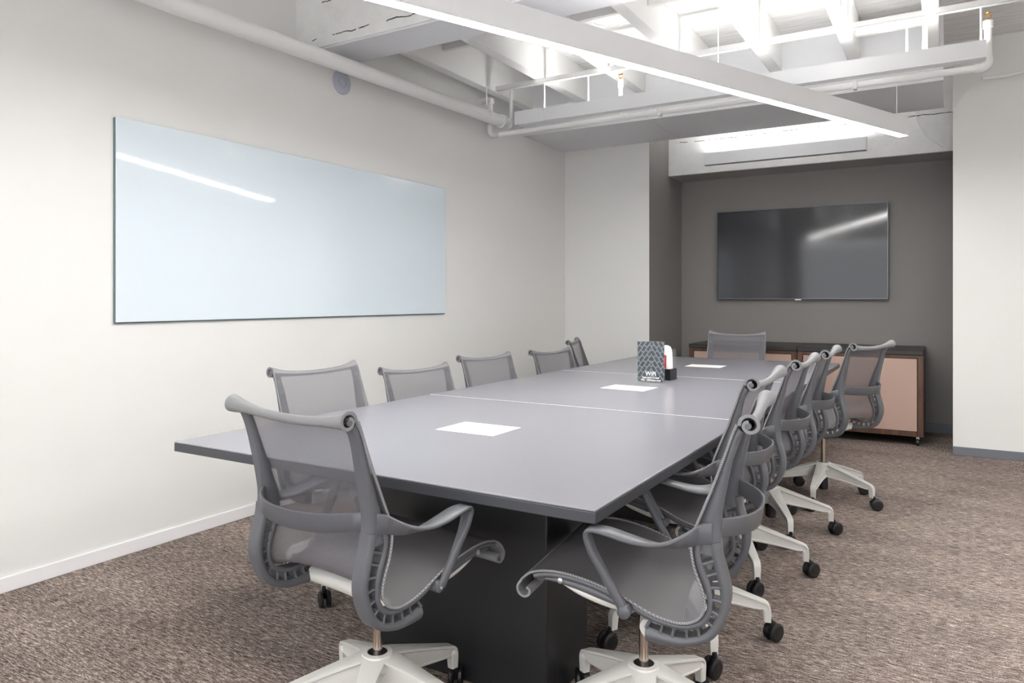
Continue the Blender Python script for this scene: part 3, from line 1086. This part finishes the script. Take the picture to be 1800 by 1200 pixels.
        loft(bm, bm2)
        c = obj('caster', bm, M['rubber'], t)
        c.rotation_euler = (0, 0, a)
        sw = (.7, -.5, 1.3, .2, -1.0)[k]
        for s in (-1, 1):
            bm = lathe(B(), [(.006, -.0095), (.020, -.0095), (.0285, -.008), (.0345, -.005), (.0345, .004), (.029, .0075), (.024, .0085), (.022, .0075), (.008, .0085)] if s > 0 else
                       [(.008, -.0085), (.022, -.0075), (.024, -.0085), (.029, -.0075), (.0345, -.004), (.0345, .005), (.0285, .008), (.020, .0095), (.006, .0095)], (.014, s * .0155, .0348), 'y', 24)
            w_ = obj('wheel', bm, M['rubber'], c, sharp=.5)
            w_.location = (.3225, 0, 0)
            w_.rotation_euler = (0, 0, sw)
    return t


chair0 = make_chair()
UP = {'backrest', 'seat', 'top_roll', 'front_roll', 'front_bar', 'spine', 'lumbar_band', 'armrest', 'seat_rail', 'seat_support', 'tilt_box', 'gas_column'}
first = [True]


def place_chair(x, y, rz, dz, base_rot, label, arm_dz=0.):
    """rz: facing (0 looks along +Y); base_rot: world angle of one base leg"""
    c = chair0 if first[0] else copy_tree(chair0)
    first[0] = False
    c.location = (x, y, 0)
    rz = math.radians(rz)
    c.rotation_euler = (0, 0, rz)
    c['label'] = label
    k = j = 0
    for ch in c.children:
        n = ch.name.split('.')[0]
        if n in UP:
            ch.location = (0, 0, dz + (arm_dz if n == 'armrest' else 0))
        if n == 'star_base':
            ch.rotation_euler = (0, 0, math.radians(base_rot) - rz)
        if n == 'caster':
            ch.rotation_euler = (0, 0, math.radians(base_rot) - rz + 2 * PI * k / 5)
            k += 1
    return c


SEATS = [
    (-1.444, 1.634, -7.0, .0, 80, 'grey mesh chair at the near end of the table, its back towards the viewer'),
    (-.745, 1.976, 97.1, -.004, 76, 'nearest grey mesh chair on the right of the table, seen side-on at the corner'),
    (-.870, 2.72, 90.5, .012, 19, 'second grey mesh chair along the right side of the table', -.014),
    (-.860, 3.50, 89.5, .014, 12, 'third grey mesh chair along the right side of the table, middle of that row', -.018),
    (-.845, 4.22, 90.5, .012, 11, 'fourth grey mesh chair along the right side of the table', -.016),
    (-.680, 5.015, 70.0, .014, -20.7, 'fifth and farthest grey mesh chair on the right side, turned out from the table', -.018),
    (-1.63, 6.47, 184, -.02, 20, 'pale grey mesh chair facing the viewer at the far end of the table'),
    (-2.325, 2.50, -95, -.042, -73, 'nearest grey mesh chair on the left of the table, behind the near end chair'),
    (-2.43, 3.36, -102, -.120, 10, 'second grey mesh chair along the left side of the table'),
    (-2.45, 4.17, -100, -.105, 30, 'third grey mesh chair along the left side of the table'),
    (-2.44, 5.13, -99, -.125, 0, 'fourth grey mesh chair on the left side, partly hiding the fifth'),
    (-2.60, 5.99, -73, -.085, 15, 'fifth and farthest grey mesh chair on the left side, turned away beside the white wall'),
]
for s in SEATS:
    place_chair(*s)
